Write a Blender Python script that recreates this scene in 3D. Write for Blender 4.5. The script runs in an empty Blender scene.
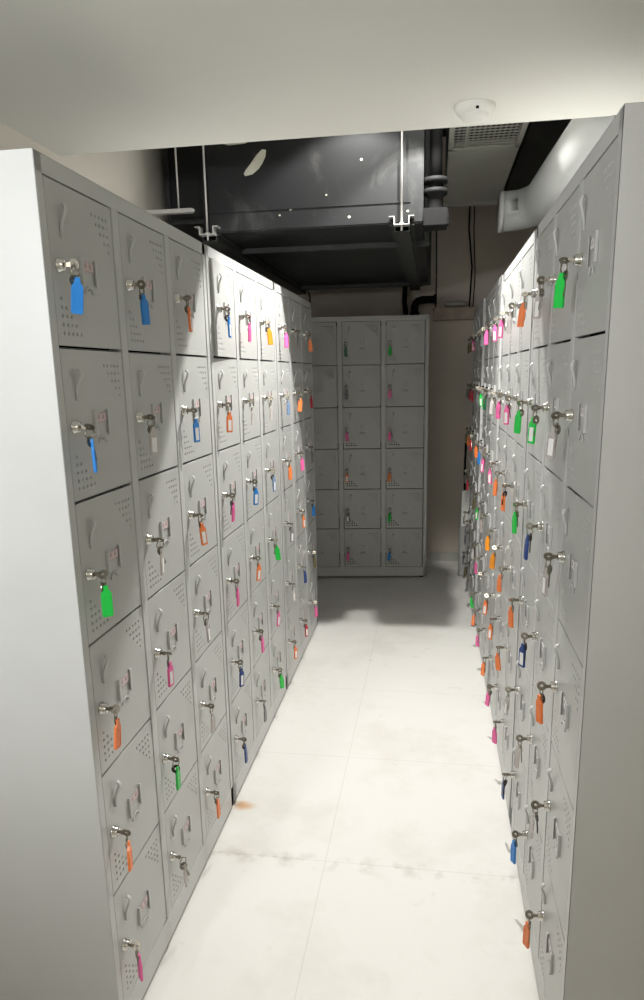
import bpy, bmesh, math, random
from mathutils import Vector, Matrix
C = bpy.context.scene.collection
PI = math.pi
random.seed(7)

# ------------------------------------------------------------------ materials
def mat(name, col, rough=.5, metal=0., spec=.5, noise=0., nscale=8., bump=0., alpha=1., trans=0.):
    m = bpy.data.materials.new(name); m.use_nodes = True
    nt = m.node_tree; b = nt.nodes['Principled BSDF']
    b.inputs['Base Color'].default_value = (*col, 1)
    b.inputs['Roughness'].default_value = rough
    b.inputs['Metallic'].default_value = metal
    b.inputs['Specular IOR Level'].default_value = spec
    b.inputs['Alpha'].default_value = alpha
    b.inputs['Transmission Weight'].default_value = trans
    if noise or bump:
        tc = nt.nodes.new('ShaderNodeTexCoord')
        n = nt.nodes.new('ShaderNodeTexNoise'); n.inputs['Scale'].default_value = nscale
        n.inputs['Detail'].default_value = 5
        nt.links.new(tc.outputs['Object'], n.inputs['Vector'])
        if noise:
            r = nt.nodes.new('ShaderNodeMapRange')
            r.inputs['From Min'].default_value = .3; r.inputs['From Max'].default_value = .7
            r.inputs['To Min'].default_value = 1 - noise; r.inputs['To Max'].default_value = 1 + noise
            nt.links.new(n.outputs['Fac'], r.inputs['Value'])
            mx = nt.nodes.new('ShaderNodeVectorMath'); mx.operation = 'SCALE'
            mx.inputs[0].default_value = col
            nt.links.new(r.outputs['Result'], mx.inputs['Scale'])
            nt.links.new(mx.outputs['Vector'], b.inputs['Base Color'])
        if bump:
            bp = nt.nodes.new('ShaderNodeBump'); bp.inputs['Strength'].default_value = bump
            bp.inputs['Distance'].default_value = .002
            nt.links.new(n.outputs['Fac'], bp.inputs['Height'])
            nt.links.new(bp.outputs['Normal'], b.inputs['Normal'])
    return m

M = {}
M['steel'] = mat('locker_powder_coat', (.54, .543, .53), .38, 0, .5, .03, 5, .05)
M['door'] = mat('locker_door_coat', (.49, .493, .475), .36, 0, .5, .03, 5, .05)
M['inner'] = mat('locker_inside', (.02, .02, .02), .8)
M['chrome'] = mat('chrome', (.62, .61, .58), .2, 1.)
M['keysilver'] = mat('key_nickel', (.27, .245, .20), .34, 1.)
M['keydark'] = mat('key_dark', (.05, .045, .04), .4, .6)
M['rubber'] = mat('rubber_black', (.006, .006, .006), .7, 0, .12)
M['paper'] = mat('paper_white', (.85, .84, .82), .6)
M['card'] = mat('card_pink', (.66, .53, .53), .5)
M['ink'] = mat('card_ink', (.42, .33, .33), .6)
M['cardwhite'] = mat('card_white', (.75, .75, .74), .5)
TAGC = dict(blue=(.03, .25, .70), navy=(.03, .07, .25), green=(.02, .62, .08), orange=(.95, .25, .07),
            amber=(1, .36, .02), pink=(.90, .15, .42), white=(.75, .70, .68), clear=(.62, .56, .53),
            grey=(.22, .22, .23), red=(.5, .03, .05), olive=(.16, .14, .06), paleblue=(.25, .38, .60), darkgreen=(.02, .16, .06))
for k, c in TAGC.items():
    al = {'clear': .45, 'white': .65, 'paleblue': .8}.get(k, .94)
    M['tag_' + k] = mat('tag_plastic_' + k, c, .3, alpha=al)
M['black'] = mat('duct_black', (.012, .0125, .013), .5, 0, .25, .6, 3.5, .2)
M['darkflange'] = mat('duct_flange', (.028, .03, .028), .5, .2, .3, .25, 20, .1)
M['zinc'] = mat('zinc', (.50, .49, .47), .35, .6)
M['whitepaint'] = mat('white_paint_splash', (.40, .39, .32), .7)
M['acgrey'] = mat('unit_grey', (.45, .45, .40), .5, 0, .4, .08, 3)
M['pvc'] = mat('pipe_white', (.36, .365, .355), .85, 0, .2, .04, 3)
M['ledge'] = mat('ledge_pinkish', (.40, .33, .28), .7, 0, .3, .2, 9)
M['slab'] = mat('slab_paint', (.74, .735, .68), .75, 0, .3, .03, 1.5)
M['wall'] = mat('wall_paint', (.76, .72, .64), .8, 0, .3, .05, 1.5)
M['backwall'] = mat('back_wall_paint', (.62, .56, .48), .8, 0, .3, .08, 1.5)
M['cavity'] = mat('cavity_dark', (.035, .035, .033), .9, 0, .3, .3, 2)
M['rag'] = mat('cloth_grey', (.42, .40, .36), .9)
M['detector'] = mat('detector_white', (.80, .79, .74), .5)

def smears(m):
    # scuffed, dusty patches on the black sheet metal
    nt = m.node_tree; N = nt.nodes; L = nt.links; b = N['Principled BSDF']
    tc = N.new('ShaderNodeTexCoord')
    n = N.new('ShaderNodeTexNoise'); n.inputs['Scale'].default_value = 3.2; n.inputs['Detail'].default_value = 9
    n.inputs['Roughness'].default_value = .7; n.inputs['Distortion'].default_value = .9
    L.new(tc.outputs['Object'], n.inputs['Vector'])
    r = N.new('ShaderNodeMapRange'); r.inputs['From Min'].default_value = .52; r.inputs['From Max'].default_value = .74
    r.inputs['To Max'].default_value = .8
    L.new(n.outputs['Fac'], r.inputs['Value'])
    x = N.new('ShaderNodeMix'); x.data_type = 'RGBA'
    x.inputs['A'].default_value = (.008, .0085, .009, 1); x.inputs['B'].default_value = (.06, .06, .056, 1)
    L.new(r.outputs[0], x.inputs['Factor']); L.new(x.outputs['Result'], b.inputs['Base Color'])
smears(M['black'])
def floor_mat():
    m = bpy.data.materials.new('floor_tiles'); m.use_nodes = True
    nt = m.node_tree; N = nt.nodes; L = nt.links; b = N['Principled BSDF']
    b.inputs['Roughness'].default_value = .42; b.inputs['Specular IOR Level'].default_value = .4
    tc = N.new('ShaderNodeTexCoord'); sp = N.new('ShaderNodeSeparateXYZ')
    L.new(tc.outputs['Object'], sp.inputs[0])
    def math_(op, a, bb=None):
        n = N.new('ShaderNodeMath'); n.operation = op
        for i, v in enumerate((a, bb)):
            if v is None: continue
            if isinstance(v, (int, float)): n.inputs[i].default_value = v
            else: L.new(v, n.inputs[i])
        return n.outputs[0]
    def joint(sock, off):
        f = math_('FRACT', math_('DIVIDE', math_('ADD', sock, off), .6))
        d = math_('ABSOLUTE', math_('SUBTRACT', f, .5))          # .5 at the joint
        return math_('GREATER_THAN', d, .5 - .0026)
    j = math_('MAXIMUM', joint(sp.outputs['X'], .29 + 6), joint(sp.outputs['Y'], -1.845 + 6))
    n1 = N.new('ShaderNodeTexNoise'); n1.inputs['Scale'].default_value = 2.2; n1.inputs['Detail'].default_value = 8
    n1.inputs['Roughness'].default_value = .65
    L.new(tc.outputs['Object'], n1.inputs['Vector'])
    n2 = N.new('ShaderNodeTexNoise'); n2.inputs['Scale'].default_value = 9; n2.inputs['Detail'].default_value = 9
    n2.inputs['Distortion'].default_value = 1.2
    L.new(tc.outputs['Object'], n2.inputs['Vector'])
    cr = N.new('ShaderNodeValToRGB'); cr.color_ramp.elements[0].position = .36; cr.color_ramp.elements[1].position = .50
    cr.color_ramp.elements[0].color = (.74, .72, .67, 1); cr.color_ramp.elements[1].color = (.80, .785, .745, 1)
    L.new(n1.outputs['Fac'], cr.inputs[0])
    sm = N.new('ShaderNodeMapRange'); sm.inputs['From Min'].default_value = .66; sm.inputs['From Max'].default_value = .74
    sm.inputs['To Min'].default_value = 0; sm.inputs['To Max'].default_value = .16
    L.new(n2.outputs['Fac'], sm.inputs['Value'])
    # scuffs gathered along the cross joint
    dj = math_('ABSOLUTE', math_('SUBTRACT', sp.outputs['Y'], 1.84))
    near = N.new('ShaderNodeMapRange'); near.inputs['From Min'].default_value = .045; near.inputs['From Max'].default_value = 0
    near.inputs['To Min'].default_value = 0; near.inputs['To Max'].default_value = .5
    L.new(dj, near.inputs['Value'])
    n3 = N.new('ShaderNodeTexNoise'); n3.inputs['Scale'].default_value = 16; n3.inputs['Detail'].default_value = 6
    L.new(tc.outputs['Object'], n3.inputs['Vector'])
    n3r = N.new('ShaderNodeMapRange'); n3r.inputs['From Min'].default_value = .5; n3r.inputs['From Max'].default_value = .65
    L.new(n3.outputs['Fac'], n3r.inputs['Value'])
    sc = math_('MULTIPLY', near.outputs[0], n3r.outputs[0])
    tot = math_('MINIMUM', math_('ADD', math_('ADD', math_('MULTIPLY', j, .22), sm.outputs[0]), sc), .8)
    mx = N.new('ShaderNodeMix'); mx.data_type = 'RGBA'
    L.new(tot, mx.inputs['Factor']); L.new(cr.outputs[0], mx.inputs['A']); mx.inputs['B'].default_value = (.36, .33, .27, 1)
    # rust stain by the cabinet foot
    px = math_('MULTIPLY', math_('SUBTRACT', sp.outputs['X'], -.615), 1.)
    py = math_('SUBTRACT', sp.outputs['Y'], 2.09)
    rr = math_('SQRT', math_('ADD', math_('MULTIPLY', px, px), math_('MULTIPLY', math_('MULTIPLY', py, py), 2.5)))
    rr = math_('ADD', rr, math_('MULTIPLY', math_('SUBTRACT', n3.outputs['Fac'], .5), .08))
    rs = N.new('ShaderNodeMapRange'); rs.inputs['From Min'].default_value = .05; rs.inputs['From Max'].default_value = .01
    rs.inputs['To Min'].default_value = 0; rs.inputs['To Max'].default_value = .75
    L.new(rr, rs.inputs['Value'])
    m2 = N.new('ShaderNodeMix'); m2.data_type = 'RGBA'
    L.new(rs.outputs[0], m2.inputs['Factor']); L.new(mx.outputs['Result'], m2.inputs['A'])
    m2.inputs['B'].default_value = (.62, .30, .08, 1)
    L.new(m2.outputs['Result'], b.inputs['Base Color'])
    return m
M['floor'] = floor_mat()

# ------------------------------------------------------------------ mesh helpers
def box(bm, x0, x1, y0, y1, z0, z1, mi=0, T=None):
    vs = [bm.verts.new((x, y, z)) for x in (x0, x1) for y in (y0, y1) for z in (z0, z1)]
    if T is not None:
        for v in vs: v.co = T @ v.co
    for f in ((0, 1, 3, 2), (4, 6, 7, 5), (0, 4, 5, 1), (2, 3, 7, 6), (0, 2, 6, 4), (1, 5, 7, 3)):
        fc = bm.faces.new([vs[i] for i in f]); fc.material_index = mi
    return vs

def frame_axes(d):
    d = d.normalized(); a = Vector((0, 0, 1)) if abs(d.z) < .9 else Vector((1, 0, 0))
    u = d.cross(a).normalized(); return u, u.cross(d).normalized()

def lathe(bm, p0, d, prof, n=16, mi=0, smooth=True):
    """profile [(t along d, radius)] turned round the axis p0 + t d"""
    p0 = Vector(p0); d = Vector(d).normalized(); u, w = frame_axes(d)
    rings = []
    for t, r in prof:
        if r <= 1e-6: rings.append([bm.verts.new(p0 + d * t)])
        else: rings.append([bm.verts.new(p0 + d * t + (u * math.cos(2 * PI * k / n) + w * math.sin(2 * PI * k / n)) * r) for k in range(n)])
    for a, b in zip(rings, rings[1:]):
        for k in range(n):
            k2 = (k + 1) % n
            if len(a) == 1 and len(b) == 1: continue
            if len(a) == 1: f = bm.faces.new((a[0], b[k2], b[k]))
            elif len(b) == 1: f = bm.faces.new((a[k], a[k2], b[0]))
            else: f = bm.faces.new((a[k], a[k2], b[k2], b[k]))
            f.smooth = smooth; f.material_index = mi

def tube(bm, pts, r, n=8, mi=0, caps=True, flat=None, closed=False):
    pts = [Vector(p) for p in pts]; rings = []
    m = len(pts)
    for i, p in enumerate(pts):
        if closed: d = pts[(i + 1) % m] - pts[i - 1]
        else: d = pts[min(i + 1, m - 1)] - pts[max(i - 1, 0)]
        d.normalize()
        if i == 0: u, w = frame_axes(d)
        else:
            w = (w - d * w.dot(d)).normalized(); u = d.cross(w).normalized() * -1; u = w.cross(d).normalized() * -1
        rr = r[i] if isinstance(r, (list, tuple)) else r
        ru, rw = (rr, rr) if flat is None else (rr, flat)
        rings.append([bm.verts.new(p + u * math.cos(2 * PI * k / n) * ru + w * math.sin(2 * PI * k / n) * rw) for k in range(n)])
    seq = list(zip(rings, rings[1:])) + ([(rings[-1], rings[0])] if closed else [])
    for a, b in seq:
        for k in range(n):
            f = bm.faces.new((a[k], a[(k + 1) % n], b[(k + 1) % n], b[k])); f.smooth = True; f.material_index = mi
    if caps and not closed:
        for rg in (rings[0], rings[-1]):
            f = bm.faces.new(rg); f.material_index = mi

def fin(bm, name, mats, bevel=0.):
    bmesh.ops.recalc_face_normals(bm, faces=bm.faces)
    if bevel:
        ed = [e for e in bm.edges if e.is_manifold and e.calc_face_angle(0) > .8]
        bmesh.ops.bevel(bm, geom=ed, offset=bevel, segments=2, affect='EDGES', clamp_overlap=True)
    me = bpy.data.meshes.new(name); bm.to_mesh(me); bm.free()
    for m in (mats if isinstance(mats, (list, tuple)) else [mats]): me.materials.append(M[m] if isinstance(m, str) else m)
    return me

def obj(name, me, parent=None, loc=(0, 0, 0), rot=(0, 0, 0)):
    o = bpy.data.objects.new(name, me); C.objects.link(o)
    o.location = loc; o.rotation_euler = rot
    if parent: o.parent = parent
    return o

def tag(o, label=None, cat=None, group=None, kind=None):
    if label: o['label'] = label
    if cat: o['category'] = cat
    if group: o['group'] = group
    if kind: o['kind'] = kind
    return o

def thing(name, label, cat, loc=(0, 0, 0), rz=0, group=None):
    o = obj(name, None, None, loc, (0, 0, rz)); o.empty_display_size = .05
    return tag(o, label, cat, group)

def struct(name, bm, m, bevel=0):
    return tag(obj(name, fin(bm, name, m, bevel)), kind='structure')

# ------------------------------------------------------------------ locker cabinet
H, W, A0, DW, G, TM, RP, DEP, Z0 = 1.80, .897, .026, .258, .0355, .0314, .2812, .42, .014
GAP = .006
DH = RP - GAP

def body_mesh():
    bm = bmesh.new(); t = .0012
    # outer shell: rounded front corner posts, side, top, back sheets
    for x0, x1 in ((.0015, A0 - .002), (W - A0 + .002, W - .0015)):
        box(bm, x0, x1, 0, .03, Z0, H - .0015)
    box(bm, 0, .0015, .0, DEP, Z0, H); box(bm, W - .0015, W, .0, DEP, Z0, H)
    box(bm, .0015, W - .0015, 0, DEP, H - .0015, H)
    box(bm, .0015, W - .0015, 0, .03, H - TM, H - .0015)
    box(bm, .0015, W - .0015, DEP - .0015, DEP, Z0, H - .0015)
    zb = H - TM - 6 * RP
    box(bm, .0015, W - .0015, 0, .03, Z0, zb)
    for c in (1, 2):
        x = A0 + c * (DW + G) - G
        box(bm, x + .002, x + G - .002, 0, .03, zb, H - TM)
        box(bm, x + G / 2 - .001, x + G / 2 + .001, .03, DEP, zb, H - TM, 1)
    for r in range(0, 7):
        z = H - TM - r * RP
        box(bm, A0 - .002, W - A0 + .002, .012, DEP - .002, z - .004, z, 1)
    return fin(bm, 'locker_body', ['steel', 'inner'], .0018)

def door_mesh():
    """door front with punched holes; origin at the hinge (right) lower corner, x runs to -DW"""
    cu = bpy.data.curves.new('door', 'CURVE'); cu.dimensions = '2D'; cu.fill_mode = 'BOTH'
    cu.extrude = .0045
    def poly(pts):
        s = cu.splines.new('POLY'); s.points.add(len(pts) - 1); s.use_cyclic_u = True
        for p, q in zip(s.points, pts): p.co = (q[0], q[1], 0, 1)
    w, h = DW - .003, DH
    poly([(.0015, 0), (w, 0), (w, h), (.0015, h)])
    def hole(u, v, r=.0040):        # u from left edge, v down from the top
        poly([(u + r * math.cos(2 * PI * k / 8), h - v + r * math.sin(2 * PI * k / 8)) for k in range(8)])
    for i in range(5):
        for k in range(5 - i): hole(.233 - k * .0158, .028 + i * .0150)
        for k in range(i + 1): hole(.024 + k * .0158, .194 + i * .0150)
    for u in (.108, .157): poly([(u, h - .160), (u + .0035, h - .160), (u + .0035, h - .116), (u, h - .116)])
    arc = [(.132 + .016 * math.cos(a), h - .183 + .016 * math.sin(a)) for a in [PI * (.12 + .76 * k / 6) for k in range(7)]]
    arc2 = [(.132 + .0125 * math.cos(a), h - .183 + .0125 * math.sin(a)) for a in [PI * (.88 - .76 * k / 6) for k in range(7)]]
    poly(arc + arc2)
    o = bpy.data.objects.new('tmp', cu); C.objects.link(o)
    dg = bpy.context.evaluated_depsgraph_get()
    me = bpy.data.meshes.new_from_object(o.evaluated_get(dg))
    bpy.data.objects.remove(o); bpy.data.curves.remove(cu)
    T = Matrix(((1, 0, 0, -DW), (0, 0, -1, .0055), (0, 1, 0, 0), (0, 0, 0, 1)))
    me.transform(T)
    bm = bmesh.new(); bm.from_mesh(me); bpy.data.meshes.remove(me)
    # folded returns behind the sheet
    for a in ((-DW + .002, -DW + .005), (-.005, -.002)): box(bm, a[0], a[1], .0095, .018, .002, DH - .002)
    for z in (.002, DH - .005): box(bm, -DW + .005, -.005, .0095, .018, z, z + .003)
    bmesh.ops.remove_doubles(bm, verts=bm.verts, dist=1e-6)
    return fin(bm, 'locker_door', 'door')

def DL(u, v, out=0.): return Vector((-DW + u, -out, DH - v))     # point on the door face

def handle_mesh():
    bm = bmesh.new()
    # round pressed boss and the bent pull tab with its long tail
    c = DL(.047, .048, -.001)
    pts = [DL(.049, .036, .004), DL(.050, .039, .0085), DL(.050, .045, .0105), DL(.048, .053, .008), DL(.045, .062, .0045), DL(.043, .074, .002), DL(.043, .092, .0004)]
    tube(bm, pts, [.0040, .0062, .0068, .0050, .0036, .0028, .0014], 10, flat=.0028)
    return fin(bm, 'handle', 'steel')

def lock_mesh():
    bm = bmesh.new()
    lathe(bm, DL(.025, .139, -.0005), (0, -1, 0), [(0, .0125), (.002, .0125), (.003, .0105), (.011, .0100), (.0125, .0085), (.013, .003), (.0125, 0)], 18)
    return fin(bm, 'lock', 'chrome')

def holder_mesh():
    bm = bmesh.new()
    for u0, u1, lip in ((.1035, .1065, .004), (.1620, .1650, -.004)):
        p, q = DL(u0, .162), DL(u1, .113)
        box(bm, p.x, q.x, -.0045, .0005, p.z, q.z)
        if lip > 0: box(bm, q.x, q.x + lip, -.0045, -.0033, p.z, q.z)
        else: box(bm, p.x + lip, p.x, -.0045, -.0033, p.z, q.z)
    pts = [DL(.132 + .018 * math.cos(a), .183 - .018 * math.sin(a), .0015) for a in [PI * (.1 + .8 * k / 8) for k in range(9)]]
    tube(bm, pts, .0016, 6)
    return fin(bm, 'card_holder', 'steel')

def card_mesh(main):
    bm = bmesh.new()
    p, q = DL(.112, .137), DL(.156, .119)
    box(bm, p.x, q.x, -.0010, -.0001, p.z, q.z, 0)
    for a, b in ((.119, .127), (.137, .145)):
        p, q = DL(a, .131), DL(b, .122)
        box(bm, p.x, q.x, -.0012, -.0009, p.z, q.z, 1)
    for v0, v1 in ((.1368, .1357), (.1203, .1192)):
        p, q = DL(.113, v0), DL(.155, v1); box(bm, p.x, q.x, -.0012, -.0009, p.z, q.z, 1)
    return fin(bm, 'name_card', [main, 'ink'])

def foot_mesh():
    bm = bmesh.new(); lathe(bm, (0, 0, 0), (0, 0, 1), [(0, 0), (0, .014), (.006, .015), (.0142, .010), (.0142, 0)], 12)
    return fin(bm, 'foot', 'rubber')

ME = dict(body=body_mesh(), door=door_mesh(), handle=handle_mesh(), lock=lock_mesh(), holder=holder_mesh(),
          card=card_mesh('card'), cardwhite=card_mesh('cardwhite'), foot=foot_mesh(), cardgrey=card_mesh('steel'))

# ------------------------------------------------------------------ keys
def head_ring(bm, c, nrm, R=.0098, r=.0032, t=.0011, n=16):
    """flat key head with a hole"""
    c = Vector(c); nrm = Vector(nrm).normalized(); u, w = frame_axes(nrm)
    def pt(rad, a, s): return bm.verts.new(c + nrm * s + (u * math.cos(a) + w * math.sin(a)) * rad)
    L = [[pt(rad, 2 * PI * k / n, s) for k in range(n)] for rad, s in ((r, -t), (R, -t), (R, t), (r, t))]
    for a, b in ((0, 1), (1, 2), (2, 3), (3, 0)):
        for k in range(n): bm.faces.new((L[a][k], L[a][(k + 1) % n], L[b][(k + 1) % n], L[b][k]))

KY = -.029     # how far the head of the key in the lock stands off the door
def key_in(nrm, m):
    bm = bmesh.new()
    box(bm, -.0009, .0009, KY + .008, -.0115, -.0036, .0036)
    head_ring(bm, (0, KY, 0), nrm)
    box(bm, -.0025, .0025, KY + .006, KY + .012, -.0040, .0040)
    return fin(bm, 'inserted_key', m)
def spare(m):
    bm = bmesh.new()      # hangs from the origin down
    head_ring(bm, (0, 0, -.008), (0, 1, 0), .0105, .0032)
    vs = [(-.0035, -.017), (.0035, -.017), (.0035, -.041), (.0005, -.046), (-.0022, -.042), (-.0022, -.038), (-.0008, -.036), (-.0022, -.033), (-.0008, -.030), (-.0022, -.027)]
    a = [bm.verts.new((x, -.0009, z)) for x, z in vs]; b = [bm.verts.new((x, .0009, z)) for x, z in vs]
    bm.faces.new(a); bm.faces.new(b[::-1])
    for k in range(len(vs)): bm.faces.new((a[k], a[(k + 1) % len(vs)], b[(k + 1) % len(vs)], b[k]))
    return fin(bm, 'spare_key', m)
def ring_mesh():
    bm = bmesh.new()
    for s in (-.0006, .0006):
        tube(bm, [(.0105 * math.sin(a), s, .0105 * math.cos(a)) for a in [2 * PI * k / 20 for k in range(20)]], .0007, 5, closed=True)
    return fin(bm, 'split_ring', 'keysilver')
def tag_mesh(col):
    """plastic fob with a neck and an eyelet; a recessed window frame on both faces; origin at eyelet"""
    bm = bmesh.new(); t = .0022
    out = [(-.004, .002), (.004, .002), (.0045, -.006), (.0095, -.013), (.0102, -.018), (.0102, -.057), (.0088, -.060), (-.0088, -.060), (-.0102, -.057), (-.0102, -.018), (-.0095, -.013), (-.0045, -.006)]
    a = [bm.verts.new((x, -t, z)) for x, z in out]; b = [bm.verts.new((x, t, z)) for x, z in out]
    bm.faces.new(a); bm.faces.new(b[::-1]); n = len(out)
    for k in range(n): bm.faces.new((a[k], a[(k + 1) % n], b[(k + 1) % n], b[k]))
    bmesh.ops.recalc_face_normals(bm, faces=bm.faces)
    for s in (-1, 1):
        y0, y1 = sorted((s * (t - .0002), s * (t + .0007)))
        for x0, x1, z0, z1 in ((-.0088, -.0070, -.057, -.019), (.0070, .0088, -.057, -.019), (-.0070, .0070, -.057, -.055), (-.0070, .0070, -.021, -.019)):
            box(bm, x0, x1, y0, y1, z0, z1)
    return fin(bm, 'tag_' + col, 'tag_' + col)
def insert_mesh():
    bm = bmesh.new()
    for s in (-1, 1):
        y0, y1 = sorted((s * .0021, s * .0026)); box(bm, -.0064, .0064, y0, y1, -.0545, -.0215)
    return fin(bm, 'paper_insert', 'paper')
KIN = [key_in((1, 0, .25), 'keysilver'), key_in((.8, .0, 1), 'keysilver'), key_in((1, .0, -.9), 'keysilver')]
SP = dict(s=spare('keysilver'), d=spare('keydark'))
RG = ring_mesh(); TG = {k: tag_mesh(k) for k in TAGC}; INS = insert_mesh()

PROTO = {}
def proto_key(kin, sp, col, win):
    return dict(kin=KIN[kin], ring=RG, spare=SP[sp], tag=TG[col], ins=INS if win else None)

def place_key(T, colour, win, dark, label, group, yaw, only_keys=False):
    loc = T.to_translation(); rz = T.to_euler().z
    k = thing('locker_keys', label, 'keys', loc, rz, group)
    i = random.randrange(3)
    obj('inserted_key', KIN[i], k)
    tw = random.uniform(-.6, .6)
    obj('split_ring', RG, k, (0, KY, -.0125), (0, 0, tw))
    s = obj('spare_key', SP['d' if dark else 's'], k, (.001, KY + .003, -.0195), (random.uniform(-.12, .05), random.uniform(-.40, .10), tw + random.uniform(-.5, .5)))
    if dark: s['label'] = 'dark spare key'
    t = obj('key_tag', TG[colour], k, (-.001, KY - .0035, -.0235), (random.uniform(-.05, .05), random.uniform(-.10, .12), yaw))
    t['label'] = CN[colour] + ' plastic key tag'
    if win: obj('paper_insert', INS, t)
    return k
CN = dict(blue='blue', navy='dark blue', green='green', orange='orange', amber='bright orange', pink='pink', white='white',
          clear='clear', grey='grey', red='dark red', olive='brownish', paleblue='pale blue', darkgreen='dark green')

ROWN = ['top', 'second', 'third', 'fourth', 'fifth', 'bottom']

def cabinet(loc, rz, keys, where, label, group, cols, kgroup, ajar=(), card='card', flip=False, zoff=0):
    """keys[row][col]: strings 'colour[:w][:d][:yaw]'; col counted from the viewer's left"""
    root = thing('locker_cabinet', label, 'locker cabinet', loc, rz, group)
    Tr = Matrix.Translation(loc) @ Matrix.Rotation(rz, 4, 'Z')
    b = obj('cabinet_body', ME['body'], root)
    for x in (.03, W - .03):
        for y in (.03, DEP - .03): obj('foot', ME['foot'], root, (x, y, 0))
    for r in range(6):
        for c in range(3):
            dl = (A0 + c * (DW + G) + DW, 0, H - TM - r * RP - RP + GAP / 2)
            ang = dict(ajar).get((r, c), 0)
            d = obj('door', ME['door'], root, dl, (0, 0, ang))
            obj('handle', ME['handle'], d); obj('lock', ME['lock'], d)
            obj('card_holder', ME['holder'], d); obj('name_card', ME[card], d)
            sp = keys[r][c] if keys else None
            if not sp: continue
            f = sp.split(':'); col = f[0]
            yaw = random.uniform(-.5, .5)
            for q in f[1:]:
                if q not in ('w', 'd'): yaw = float(q)
            T = Tr @ Matrix.Translation(dl) @ Matrix.Rotation(ang, 4, 'Z') @ Matrix.Translation(DL(.025, .139))
            lb = 'keys with %s tag in %s-row door, %s column of %s' % (CN[col], ROWN[r], cols[c], where)
            place_key(T, col, 'w' in f, 'd' in f, lb, kgroup, yaw)
    return root

XL, XR = -.6405, .2745
LC = ('nearest', 'middle', 'farthest'); RC = ('farthest', 'middle', 'nearest')
L0 = [['blue:-.85', 'blue:-.4', 'orange:w:.1'], ['blue:.36', 'white:w:-.6', 'blue:w:-.4'], ['green:-.8', 'white:w:.1', 'orange:w:-.5'],
      ['orange:d:-.1', 'pink:w:d:-.2', 'clear:w:0'], ['orange:.15', 'green:d:0', 'clear:-.2'], ['pink:.7', 'clear:.1', 'orange:.0']]
L1 = [['blue:w:d:0', 'pink:-.1', 'amber:-.8'], ['orange:w:-.6', 'white:d:-.1', 'white:-.2'], ['pink:d:0', 'blue:w:-.6', 'paleblue:w:-.2'],
      ['pink:d:.05', 'orange:w:-.5', 'green:-1.2'], ['navy:w:d:-.4', 'pink:-.1', 'pink:w:-.3'], ['navy:d:0', 'grey:-.1', 'green:-.6']]
L2 = [['pink:-.6', 'grey:-.4', 'orange:-1'], ['paleblue:-.3', 'orange:-1.1', 'red:-.3'], ['orange:-.5', 'pink:-.6', 'grey:-.3'],
      ['grey:w:-.4', 'orange:w:-.3', 'blue:-.6'], ['white:w:-.3', 'navy:-.4', 'olive:-.3'], ['orange:w:-.5', 'red:w:-.5', 'pink:-.5']]
# right row, written nearest column first and turned round below
R0 = [['green:0.79', 'clear:w:0.58', 'orange:0.65'], ['clear:w:0.65', 'green:w:0.65', 'green:0.72'], ['clear:w:0.22', 'navy:d:0.14', 'green:0.36'],
      ['orange:d:0.43', 'navy:w:d:0.58', 'orange:0.50'], ['clear:d:0.14', 'clear:0.36', 'clear:w:0.36'], ['orange:0.50', 'blue:0.43', 'navy:d:0.14']]
R1 = [['white:0.50', 'pink:w:0.65', 'pink:w:0.58'], ['pink:w:0.65', 'pink:0.72', 'white:0.50'], ['orange:d:0.43', 'orange:0.50', 'pink:w:0.58'],
      ['orange:0.58', 'amber:0.94', 'amber:0.86'], ['orange:0.72', 'orange:w:0.65', 'orange:w:0.65'], ['pink:0.65', 'pink:0.58', 'orange:0.65']]
R2 = [['pink:0.94', 'grey:0.36', 'grey:0.36'], ['darkgreen:0.58', 'green:w:0.65', 'grey:0.36'], ['pink:w:0.43', 'blue:0.43', 'orange:0.79'],
      ['clear:0.43', 'green:w:0.50', 'olive:0.36'], ['grey:0.36', 'pink:0.50', 'white:w:0.36'], ['pink:0.72', 'orange:0.79', 'green:0.86']]
R3 = [['pink:w:0.58', 'olive:0.36', 'olive:0.36'], ['red:0.36', 'red:0.43', 'grey:0.36'], ['red:0.36', 'orange:0.43', 'olive:0.36'],
      ['grey:0.22', 'red:0.36', 'grey:0.22'], ['grey:0.29', 'grey:0.29', 'grey:0.29'], ['grey:0.29', 'olive:0.29', 'grey:0.29']]
B0 = [[None, 'darkgreen:.2', 'green:.2'], [None, 'grey:.3', 'pink:0'], [None, 'pink:0', 'pink:.1'],
      [None, 'orange:w:.1', 'orange:.2'], [None, 'grey:w:.1', 'green:.3'], [None, 'pink:.1', 'blue:.1']]
rev = lambda K: [r[::-1] for r in K]
YL = [1.183, 2.090, 3.000]
gl, gr = 'lockers of the left row', 'lockers of the right row'
cabinet((XL, YL[0], 0), PI / 2, L0, 'first left cabinet', 'grey steel locker cabinet nearest on the left, its white-lit side panel facing us', gl, LC, 'keys hanging on the left row')
cabinet((XL, YL[1], 0), PI / 2, L1, 'second left cabinet', 'grey steel locker cabinet in the middle of the left row, brightest at its top', gl, LC, 'keys hanging on the left row', ajar=(((0, 0), .05),))
cabinet((XL, YL[2], 0), PI / 2, L2, 'third left cabinet', 'shaded grey locker cabinet farthest in the left row, beside the back cabinet', gl, LC, 'keys hanging on the left row')
RN = ('first', 'second', 'third', 'fourth')
RL = ('grey steel locker cabinet nearest on the right, its plain side panel facing us', 'grey locker cabinet second from us in the right row, brightly lit at its top',
      'shaded grey locker cabinet third from us in the right row', 'dark grey locker cabinet farthest in the right row, by the white pipe')
for i, K in enumerate((R0, R1, R2, R3)):
    y0 = 1.180 + .926 * i
    cabinet((XR - (0, 0, .006, .016)[i], y0 + W, 0), -PI / 2, rev(K), RN[i] + ' right cabinet', RL[i], gr, RC, 'keys hanging on the right row', card='cardwhite')
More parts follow.
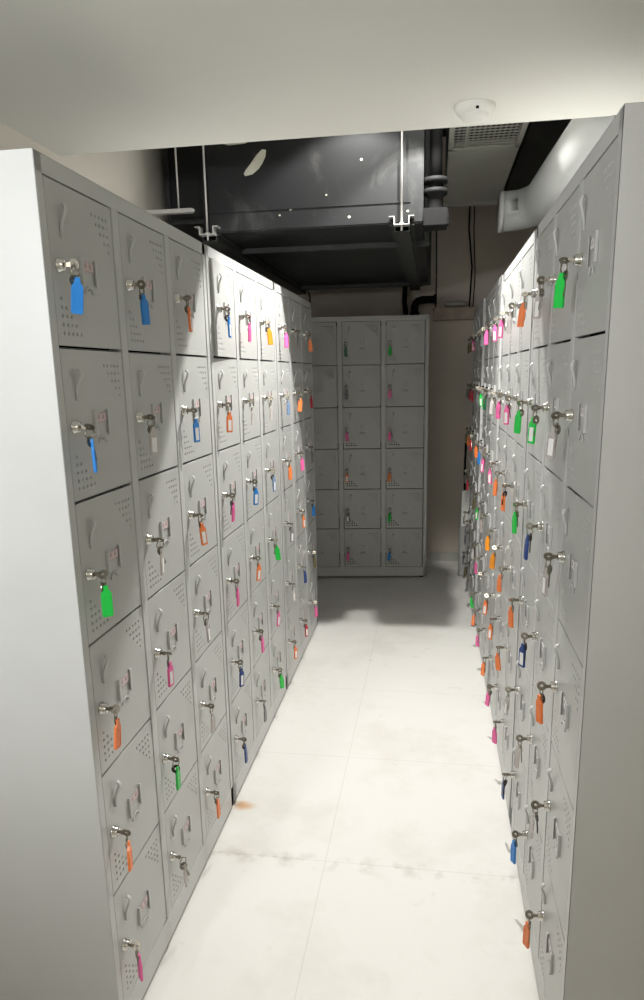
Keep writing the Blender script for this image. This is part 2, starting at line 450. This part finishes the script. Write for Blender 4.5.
cabinet((-.918, 4.835, 0), .110, B0, 'back cabinet', 'grey steel locker cabinet standing alone across the end of the aisle', None, ('left', 'middle', 'right'), 'keys hanging on the back cabinet', card='cardgrey')

# ------------------------------------------------------------------ room
WX0, WX1, WY0, WY1, ZT, ZS, YS = -1.22, 1.10, -1.8, 5.42, 3.0, 2.15, 2.40
bm = bmesh.new(); box(bm, WX0 - .1, WX1 + .1, WY0 - .1, WY1 + .1, -.1, 0); struct('floor', bm, 'floor')
bm = bmesh.new(); box(bm, WX0 - .1, WX0, WY0, WY1, 0, ZT); struct('wall_left', bm, 'wall')
bm = bmesh.new(); box(bm, WX1, WX1 + .1, WY0, WY1, 0, ZT); struct('wall_right', bm, 'wall')
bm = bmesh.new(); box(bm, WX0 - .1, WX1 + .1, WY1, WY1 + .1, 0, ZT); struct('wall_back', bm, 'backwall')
bm = bmesh.new(); box(bm, WX0 - .1, WX1 + .1, WY0 - .1, WY0, 0, ZT); struct('wall_front', bm, 'wall')
bm = bmesh.new(); box(bm, WX0 - .1, WX1 + .1, YS, WY1 + .1, ZT, ZT + .1); struct('ceiling', bm, 'cavity')
bm = bmesh.new(); box(bm, WX0, WX1, WY0, YS, ZS, ZT); struct('ceiling_lowered', bm, 'slab')
bm = bmesh.new(); box(bm, 0.0, WX1, WY1 - .015, WY1, 0, .07); struct('baseboard_back', bm, 'acgrey')

# smoke detector on the lowered ceiling
t = thing('smoke_detector', 'round white smoke detector on the pale ceiling above the aisle', 'smoke detector', (.113, 2.235, ZS))
bm = bmesh.new(); lathe(bm, (0, 0, 0), (0, 0, -1), [(0, .056), (.008, .056), (.012, .053), (.022, .047), (.024, .030)], 32); obj('base', fin(bm, 'base', 'detector'), t)
bm = bmesh.new(); lathe(bm, (0, 0, 0), (0, 0, -1), [(.021, .040), (.030, .037), (.036, .028), (.038, .012), (.038, 0)], 32); obj('sensing_dome', fin(bm, 'dome', 'detector'), t)
bm = bmesh.new(); lathe(bm, (.004, -.048, -.0165), (0, -.35, -1), [(0, .0045), (.004, .0045), (.0042, 0)], 12); obj('indicator_light', fin(bm, 'ind', 'rubber'), t)

# black duct over the back of the aisle
DX0, DX1, DY0, DY1, DZ0, DZ1 = -.925, -.040, 3.00, 5.08, 2.00, 2.72
t = thing('air_duct', 'large black rectangular air duct hung over the left lockers, spotted with paint', 'air duct', ((DX0 + DX1) / 2, DY0, DZ0))
off = Vector(((DX0 + DX1) / 2, DY0, DZ0))
def part(name, bm, m, parent, o, bevel=0):
    for v in bm.verts: v.co -= o
    return obj(name, fin(bm, name, m, bevel), parent)
bm = bmesh.new(); box(bm, DX0, DX1, DY0, DY1, DZ0, DZ1); part('duct_casing', bm, 'black', t, off, .006)
for y in (DY0 + .38, DY1 - .22):
    bm = bmesh.new()
    for x0, x1, z0, z1 in ((DX0 - .02, DX1 + .02, DZ0 - .022, DZ0), (DX0 - .02, DX1 + .02, DZ1, DZ1 + .022), (DX0 - .02, DX0, DZ0, DZ1), (DX1, DX1 + .02, DZ0, DZ1)):
        box(bm, x0, x1, y, y + .035, z0, z1)
    part('flange', bm, 'darkflange', t, off, .002)
bm = bmesh.new()
for z0 in (DZ0 + .075,):
    box(bm, DX0 + .01, DX1 - .05, DY0 - .004, DY0, z0, z0 + .012)
part('seam', bm, 'black', t, off, .0015)
def splash(cx, cz, pts):
    bm = bmesh.new()
    vs = [bm.verts.new((cx + x, DY0 - .0012, cz + z)) for x, z in pts]; f = bm.faces.new(vs)
    r = bmesh.ops.extrude_face_region(bm, geom=[f])
    for v in r['geom']:
        if isinstance(v, bmesh.types.BMVert): v.co.y += .0014
    part('paint_spot', bm, 'whitepaint', t, off)['label'] = 'cream paint splash'
splash(-.695, 2.252, [(-.050, -.045), (-.020, -.040), (.005, -.022), (.022, -.002), (.035, .022), (.038, .045), (.022, .048), (.0, .030), (-.022, .004), (-.046, -.022), (-.056, -.036)])
splash(-.790, 2.345, [(-.09, .0), (-.02, -.022), (.05, -.020), (.085, -.004), (.09, .015), (.02, .02), (-.05, .022), (-.085, .018)])
for cx, cz, s in ((-.33, 2.035, .006), (-.565, 2.075, .006), (-.42, 2.12, .004), (-.61, 2.055, .004), (-.10, 2.045, .005), (-.28, 2.24, .006)):
    splash(cx, cz, [(s * math.cos(a), .8 * s * math.sin(a)) for a in [2 * PI * k / 8 for k in range(8)]])

# raised black side strip of the duct + hat channels carrying it, with threaded rods
def hat(bm, x, y0, y1, z, w=.030, h=.026, l=.018, th=.003):
    for x0, x1, z0, z1 in ((x - w, x - w + th, z - h, z), (x + w - th, x + w, z - h, z), (x - w, x + w, z - h - th, z - h),
                           (x - w - l, x - w + th, z, z + th), (x + w - th, x + w + l, z, z + th)):
        box(bm, x0, x1, y0, y1, z0, z1)
for x, nm in ((-.1225, 'zinc hat channel hanger under the right edge of the black duct'), (-.905, 'zinc hat channel hanger under the left edge of the black duct')):
    h = thing('duct_hanger', nm, 'duct hanger', (x, 2.955, 2.0), 0, 'hangers of the black duct')
    bm = bmesh.new(); hat(bm, 0, 0, .045, .018 - .0); obj('bracket', fin(bm, 'bracket', 'zinc'), h)
    bm = bmesh.new(); hat(bm, 0, .045, DY1 - 2.955, -.0035 - .003, h=.02); obj('channel', fin(bm, 'channel', 'darkflange'), h)['label'] = 'dark channel along the duct'
    bm = bmesh.new(); tube(bm, [(0, .020, -.03), (0, .020, .998)], .0042, 8); obj('threaded_rod', fin(bm, 'rod', 'zinc'), h)
    bm = bmesh.new(); lathe(bm, (0, .020, -.009), (0, 0, 1), [(0, 0), (0, .010), (.008, .010), (.008, 0)], 6, smooth=False); obj('nut', fin(bm, 'nut', 'zinc'), h)

# second, narrower duct to the left with its own strut
t = thing('side_duct', 'narrow black duct between the left wall and the big black duct', 'air duct', (-1.02, 3.30, 2.1))
bm = bmesh.new(); box(bm, -.165, .072, 0, 1.7, 0, .75); obj('duct_casing', fin(bm, 'casing', 'black', .004), t)
bm = bmesh.new(); box(bm, -.165, -.145, -.012, 0, 0, .75); box(bm, -.145, .06, -.012, 0, 0, .022); obj('rim', fin(bm, 'rim', 'darkflange', .002), t)
t = thing('strut_hanger', 'pale steel strut with one rod, under the narrow duct by the left wall', 'duct hanger', (-1.218, 2.98, 2.082))
bm = bmesh.new(); box(bm, 0, .250, 0, .03, -.0, .016); lathe(bm, (.250, .015, .008), (1, 0, 0), [(0, .009), (.006, .007), (.007, 0)], 10); obj('strut', fin(bm, 'strut', 'zinc', .002), t)
bm = bmesh.new(); tube(bm, [(.192, .012, .0), (.192, .012, .917)], .0038, 8); obj('threaded_rod', fin(bm, 'rod', 'zinc'), t)

# black damper valve on the duct's right side
t = thing('duct_valve', 'stacked black round valve fixed to the right side of the black duct', 'valve', (.006, 3.02, 1.98))
bm = bmesh.new(); box(bm, -.045, .046, -.06, .05, 0, .065); box(bm, .046, .052, -.02, .03, .01, .06); obj('valve_base', fin(bm, 'vb', 'rubber', .004), t)
bm = bmesh.new(); lathe(bm, (0, .01, .065), (0, 0, 1), [(0, .030), (.05, .030), (.055, .040), (.075, .040), (.080, .028), (.105, .028)], 20); obj('valve_neck', fin(bm, 'vn', 'rubber'), t)
for z in (.125, .165):
    bm = bmesh.new(); lathe(bm, (0, .01, z), (0, 0, 1), [(0, 0), (0, .046), (.018, .046), (.018, 0)], 24); obj('valve_flange', fin(bm, 'vf', 'rubber'), t)
bm = bmesh.new(); tube(bm, [(0, .01, .183), (0, .01, .60)], .025, 14); obj('pipe_stub', fin(bm, 'ps', 'rubber'), t)

# ceiling unit with perforated inlet
AX0, AX1, AY0, AY1, AZ = .058, .372, 2.75, 4.62, 2.40
off = Vector((AX0, AY0, AZ))
t = thing('ceiling_fan_unit', 'long grey ceiling unit with a honeycomb grille, between black duct and white pipe', 'ventilation unit', off)
bm = bmesh.new(); box(bm, AX0, AX1, 3.56, AY1, AZ, AZ + .42); part('unit_casing', bm, 'acgrey', t, off, .004)
bm = bmesh.new()
for x0, x1, y0, y1 in ((AX0, AX0 + .022, AY0, 3.56), (AX1 - .022, AX1, AY0, 3.56), (AX0, AX1, AY0, AY0 + .022), (AX0, AX1, 3.535, 3.56)):
    box(bm, x0, x1, y0, y1, AZ, AZ + .42)
box(bm, AX0 + .001, AX1 - .001, AY0 + .001, 3.55, AZ + .03, AZ + .04, 1); box(bm, AX0 + .07, AX0 + .078, AY0, 3.54, AZ + .001, AZ + .01)
part('grille_frame', bm, ['acgrey', 'inner'], t, off)
# honeycomb of expanded metal: zig-zag strands
bm = bmesh.new(); s = .021; cell = .036
nx = int((AX1 - AX0 - .04) / s) ; ny = int((3.54 - AY0 - .02) / cell)
for j in range(ny + 1):
    for sg in (-1, 1):
        y = AY0 + .022 + j * cell
        pts = [(AX0 + .02 + i * s, min(y + (sg * (1 if i % 2 else -1) + 1) * cell * .25, 3.536)) for i in range(nx + 1)]
        for (xa, ya), (xb, yb) in zip(pts, pts[1:]):
            v = [bm.verts.new(p) for p in ((xa, ya - .003, AZ + .004), (xb, yb - .003, AZ + .004), (xb, yb + .003, AZ + .004), (xa, ya + .003, AZ + .004),
                                           (xa, ya - .003, AZ + .006), (xb, yb - .003, AZ + .006), (xb, yb + .003, AZ + .006), (xa, ya + .003, AZ + .006))]
            for f in ((0, 1, 2, 3), (4, 7, 6, 5), (0, 4, 5, 1), (3, 2, 6, 7)): bm.faces.new([v[i] for i in f])
part('grille_mesh', bm, 'acgrey', t, off)
bm = bmesh.new(); box(bm, AX0 - .012, AX1 + .02, AY1 - .03, AY1 + .01, AZ - .014, AZ); part('end_trim', bm, 'acgrey', t, off, .002)

t = thing('air_duct', 'black duct between the grey ceiling unit and the thick white pipe', 'air duct', (.54, 2.9, 2.43))
bm = bmesh.new(); box(bm, -.145, .25, 0, 1.72, 0, .5); obj('duct_casing', fin(bm, 'casing', 'black', .004), t)
bm = bmesh.new(); box(bm, -.15, .255, 1.60, 1.63, -.02, 0); obj('flange', fin(bm, 'flange', 'darkflange', .002), t)

# white pipe above the right lockers
t = thing('ceiling_pipe', 'thick white pipe with elbow running above the right lockers', 'pipe', (.55, 2.42, 2.2))
P = [Vector(p) for p in ((.585, 2.405, 2.225), (.56, 2.6, 2.215), (.51, 3.0, 2.175), (.475, 3.3, 2.145))]
el = [Vector((.475 - .105 * (1 - math.cos(a)) , 3.3 + .20 * math.sin(a), 2.145 - .012 * a)) for a in [PI / 2 * k / 6 for k in range(1, 7)]]
end = el[-1]
off = Vector((.55, 2.42, 2.2))
bm = bmesh.new(); tube(bm, P + el + [end + Vector((-.075, .0, -.004))], [.104, .102, .096, .092, .09, .088, .086, .085, .084, .083, .083], 28); part('pipe', bm, 'pvc', t, off)
bm = bmesh.new(); lathe(bm, end + Vector((-.085, 0, -.004)), (1, 0, 0), [(0, 0), (0, .086), (.020, .086), (.020, .080)], 28); part('end_collar', bm, 'pvc', t, off)

# ledge, clutter and wires at the back wall
t = thing('wall_ledge', 'pinkish cable box fixed along the back wall right of the back cabinet', 'cable box', (.2, WY1, 1.79))
bm = bmesh.new(); box(bm, -.20, .40, -.10, 0, 0, .075); obj('box_body', fin(bm, 'ledge', 'ledge', .004), t)
bm = bmesh.new(); box(bm, -.205, .405, -.108, 0, .075, .083); obj('lid', fin(bm, 'lid', 'ledge', .002), t)
bm = bmesh.new()
lathe(bm, (-.075, -.045, .018), (1, 0, .03), [(0, 0), (.004, .014), (.02, .022), (.06, .026), (.10, .021), (.14, .018), (.155, .010), (.158, 0)], 12)
for v in bm.verts: v.co.y *= 1.3
for v in bm.verts: v.co.z = max(v.co.z, .0005) + .004 * math.sin(v.co.x * 70)
o = tag(obj('bundled_cloth', fin(bm, 'cloth', 'rag'), None, (.15, WY1, 1.878)), 'greyish bundled cloth lying on the cable box at the back wall', 'cloth')
t = thing('elbow_pipe', 'black elbow pipe above the right corner of the back cabinet', 'pipe', (-.13, 5.20, 1.815))
bm = bmesh.new(); tube(bm, [(0, 0, 0), (0, 0, .06), (.006, 0, .082), (.022, 0, .097), (.045, 0, .103), (.15, 0, .105)], .026, 14); obj('pipe', fin(bm, 'p', 'rubber'), t)
bm = bmesh.new(); lathe(bm, (.13, 0, .105), (1, 0, 0), [(0, 0), (0, .034), (.02, .034), (.02, 0)], 16); lathe(bm, (0, 0, 0), (0, 0, 1), [(0, 0), (0, .034), (.02, .034), (.02, .026)], 16); obj('coupling', fin(bm, 'c', 'rubber'), t)
bm = bmesh.new(); tube(bm, [(.0, 0, 0), (-.012, 0, .1), (.0, 0, .5)], .018, 10); 
tag(obj('drain_hose', fin(bm, 'hose', 'rubber'), None, (-.19, 5.24, 1.815)), 'black vertical hose rising behind the black duct, left of the elbow pipe', 'hose')
bm = bmesh.new(); tube(bm, [(.012, WY1 - .012, ZT), (.010, WY1 - .012, 2.5), (.016, WY1 - .012, 2.1), (.014, WY1 - .02, 1.875)], .005, 6)
tag(obj('wall_cable', fin(bm, 'cable', 'rubber')), 'thin dark cable down the back wall, just right of the black duct', 'cable', 'cables on the back wall')
bm = bmesh.new(); tube(bm, [(.245, WY1 - .012, ZT), (.235, WY1 - .012, 2.4), (.262, WY1 - .014, 2.15), (.250, WY1 - .02, 1.875)], .006, 6)
tag(obj('wall_cable', fin(bm, 'cable', 'rubber')), 'thin dark cable down the back wall at the end of the right lockers', 'cable', 'cables on the back wall')
bm = bmesh.new(); tube(bm, [(.275, WY1 - .012, ZT), (.268, WY1 - .012, 2.4), (.285, WY1 - .012, 2.1), (.275, WY1 - .02, 1.875)], .004, 6)
tag(obj('wall_cable', fin(bm, 'cable', 'rubber')), 'thin dark cable on the back wall, rightmost of the three', 'cable', 'cables on the back wall')
bm = bmesh.new(); tube(bm, [(0, 0, 0), (.012, 0, -.03), (.010, 0, -.075), (0, 0, -.10)], .005, 6)
tag(obj('hanging_wire', fin(bm, 'wire', 'rubber'), None, (-.84, 4.98, 1.975)), 'short black wire dangling from the far end of the black duct', 'wire')

# standing white pipe at the far right
t = thing('standing_pipe', 'white pipe with a pale box clamp standing at the far end of the right lockers', 'pipe', (.235, 5.02, 0))
bm = bmesh.new(); lathe(bm, (0, 0, 0), (0, 0, 1), [(0, 0), (0, .036), (.01, .038), (.04, .036), (.045, .034), (.36, .034), (.37, .03), (.60, .026), (.60, 0)], 20)
obj('pipe', fin(bm, 'pipe', 'pvc'), t)
bm = bmesh.new(); box(bm, -.020, .035, -.03, .03, .34, .62); obj('box_clamp', fin(bm, 'clamp', 'detector', .005), t)
bm = bmesh.new(); tube(bm, [(.0, 0, .60), (-.004, 0, .75), (0, 0, .95)], .008, 8); obj('hose', fin(bm, 'hose', 'rubber'), t)

# ------------------------------------------------------------------ lights
def lamp(name, kind, loc, e, r, col=(1, .985, .95), half=60, aim=(0, 0, -1)):
    l = bpy.data.lights.new(name, kind); l.energy = e; l.shadow_soft_size = r; l.color = col
    if kind == 'SPOT': l.spot_size = math.radians(2 * half); l.spot_blend = .25
    o = bpy.data.objects.new(name, l); C.objects.link(o); o.location = loc
    o.rotation_euler = Vector(aim).to_track_quat('-Z', 'Y').to_euler()
lamp('aisle_lamp', 'SPOT', (.03, 2.70, 2.52), 148, .012, half=52)
lamp('aisle_lamp_spill', 'POINT', (.0, 2.62, 2.56), 7, .06)
lamp('left_lamp', 'SPOT', (-.30, 2.74, 2.56), 56, .02, half=53)
lamp('entrance_lamp', 'SPOT', (-.98, -.35, 1.72), 98, .08, (.94, .97, 1), half=47, aim=(.14, 1.53, -.12))
bpy.data.lights['entrance_lamp'].spot_blend = .8
lamp('entrance_fill', 'POINT', (.35, -1.0, 2.02), 17, .12, (1, .99, .97))  # added fill behind the camera, lifts side panels and door fronts; no fixture
w = bpy.data.worlds.new('world'); bpy.context.scene.world = w; w.use_nodes = True
w.node_tree.nodes['Background'].inputs[0].default_value = (.8, .8, .8, 1); w.node_tree.nodes['Background'].inputs[1].default_value = .03

# ------------------------------------------------------------------ camera
cd = bpy.data.cameras.new('camera'); cam = bpy.data.objects.new('camera', cd); C.objects.link(cam)
Rv = Vector((.98808726, .15265484, -.01949544)); Uv = Vector((-.01524963, .223179, .97465819)); Fv = Vector((-.15313726, .96275004, -.22284825))
m3 = Matrix((Rv, Uv, -Fv)).transposed()
cam.matrix_world = Matrix.Translation((.0127, .0005, 1.4314)) @ m3.to_4x4()
cd.sensor_fit = 'VERTICAL'; cd.sensor_height = 24; cd.lens = 709.94 * 24 / 1000; cd.shift_y = .0365; cd.clip_start = .02
sc = bpy.context.scene; sc.camera = cam
sc.view_settings.view_transform = 'Standard'; sc.view_settings.look = 'None'; sc.view_settings.gamma = 1
sc.view_settings.use_curve_mapping = False; sc.view_settings.exposure = 0
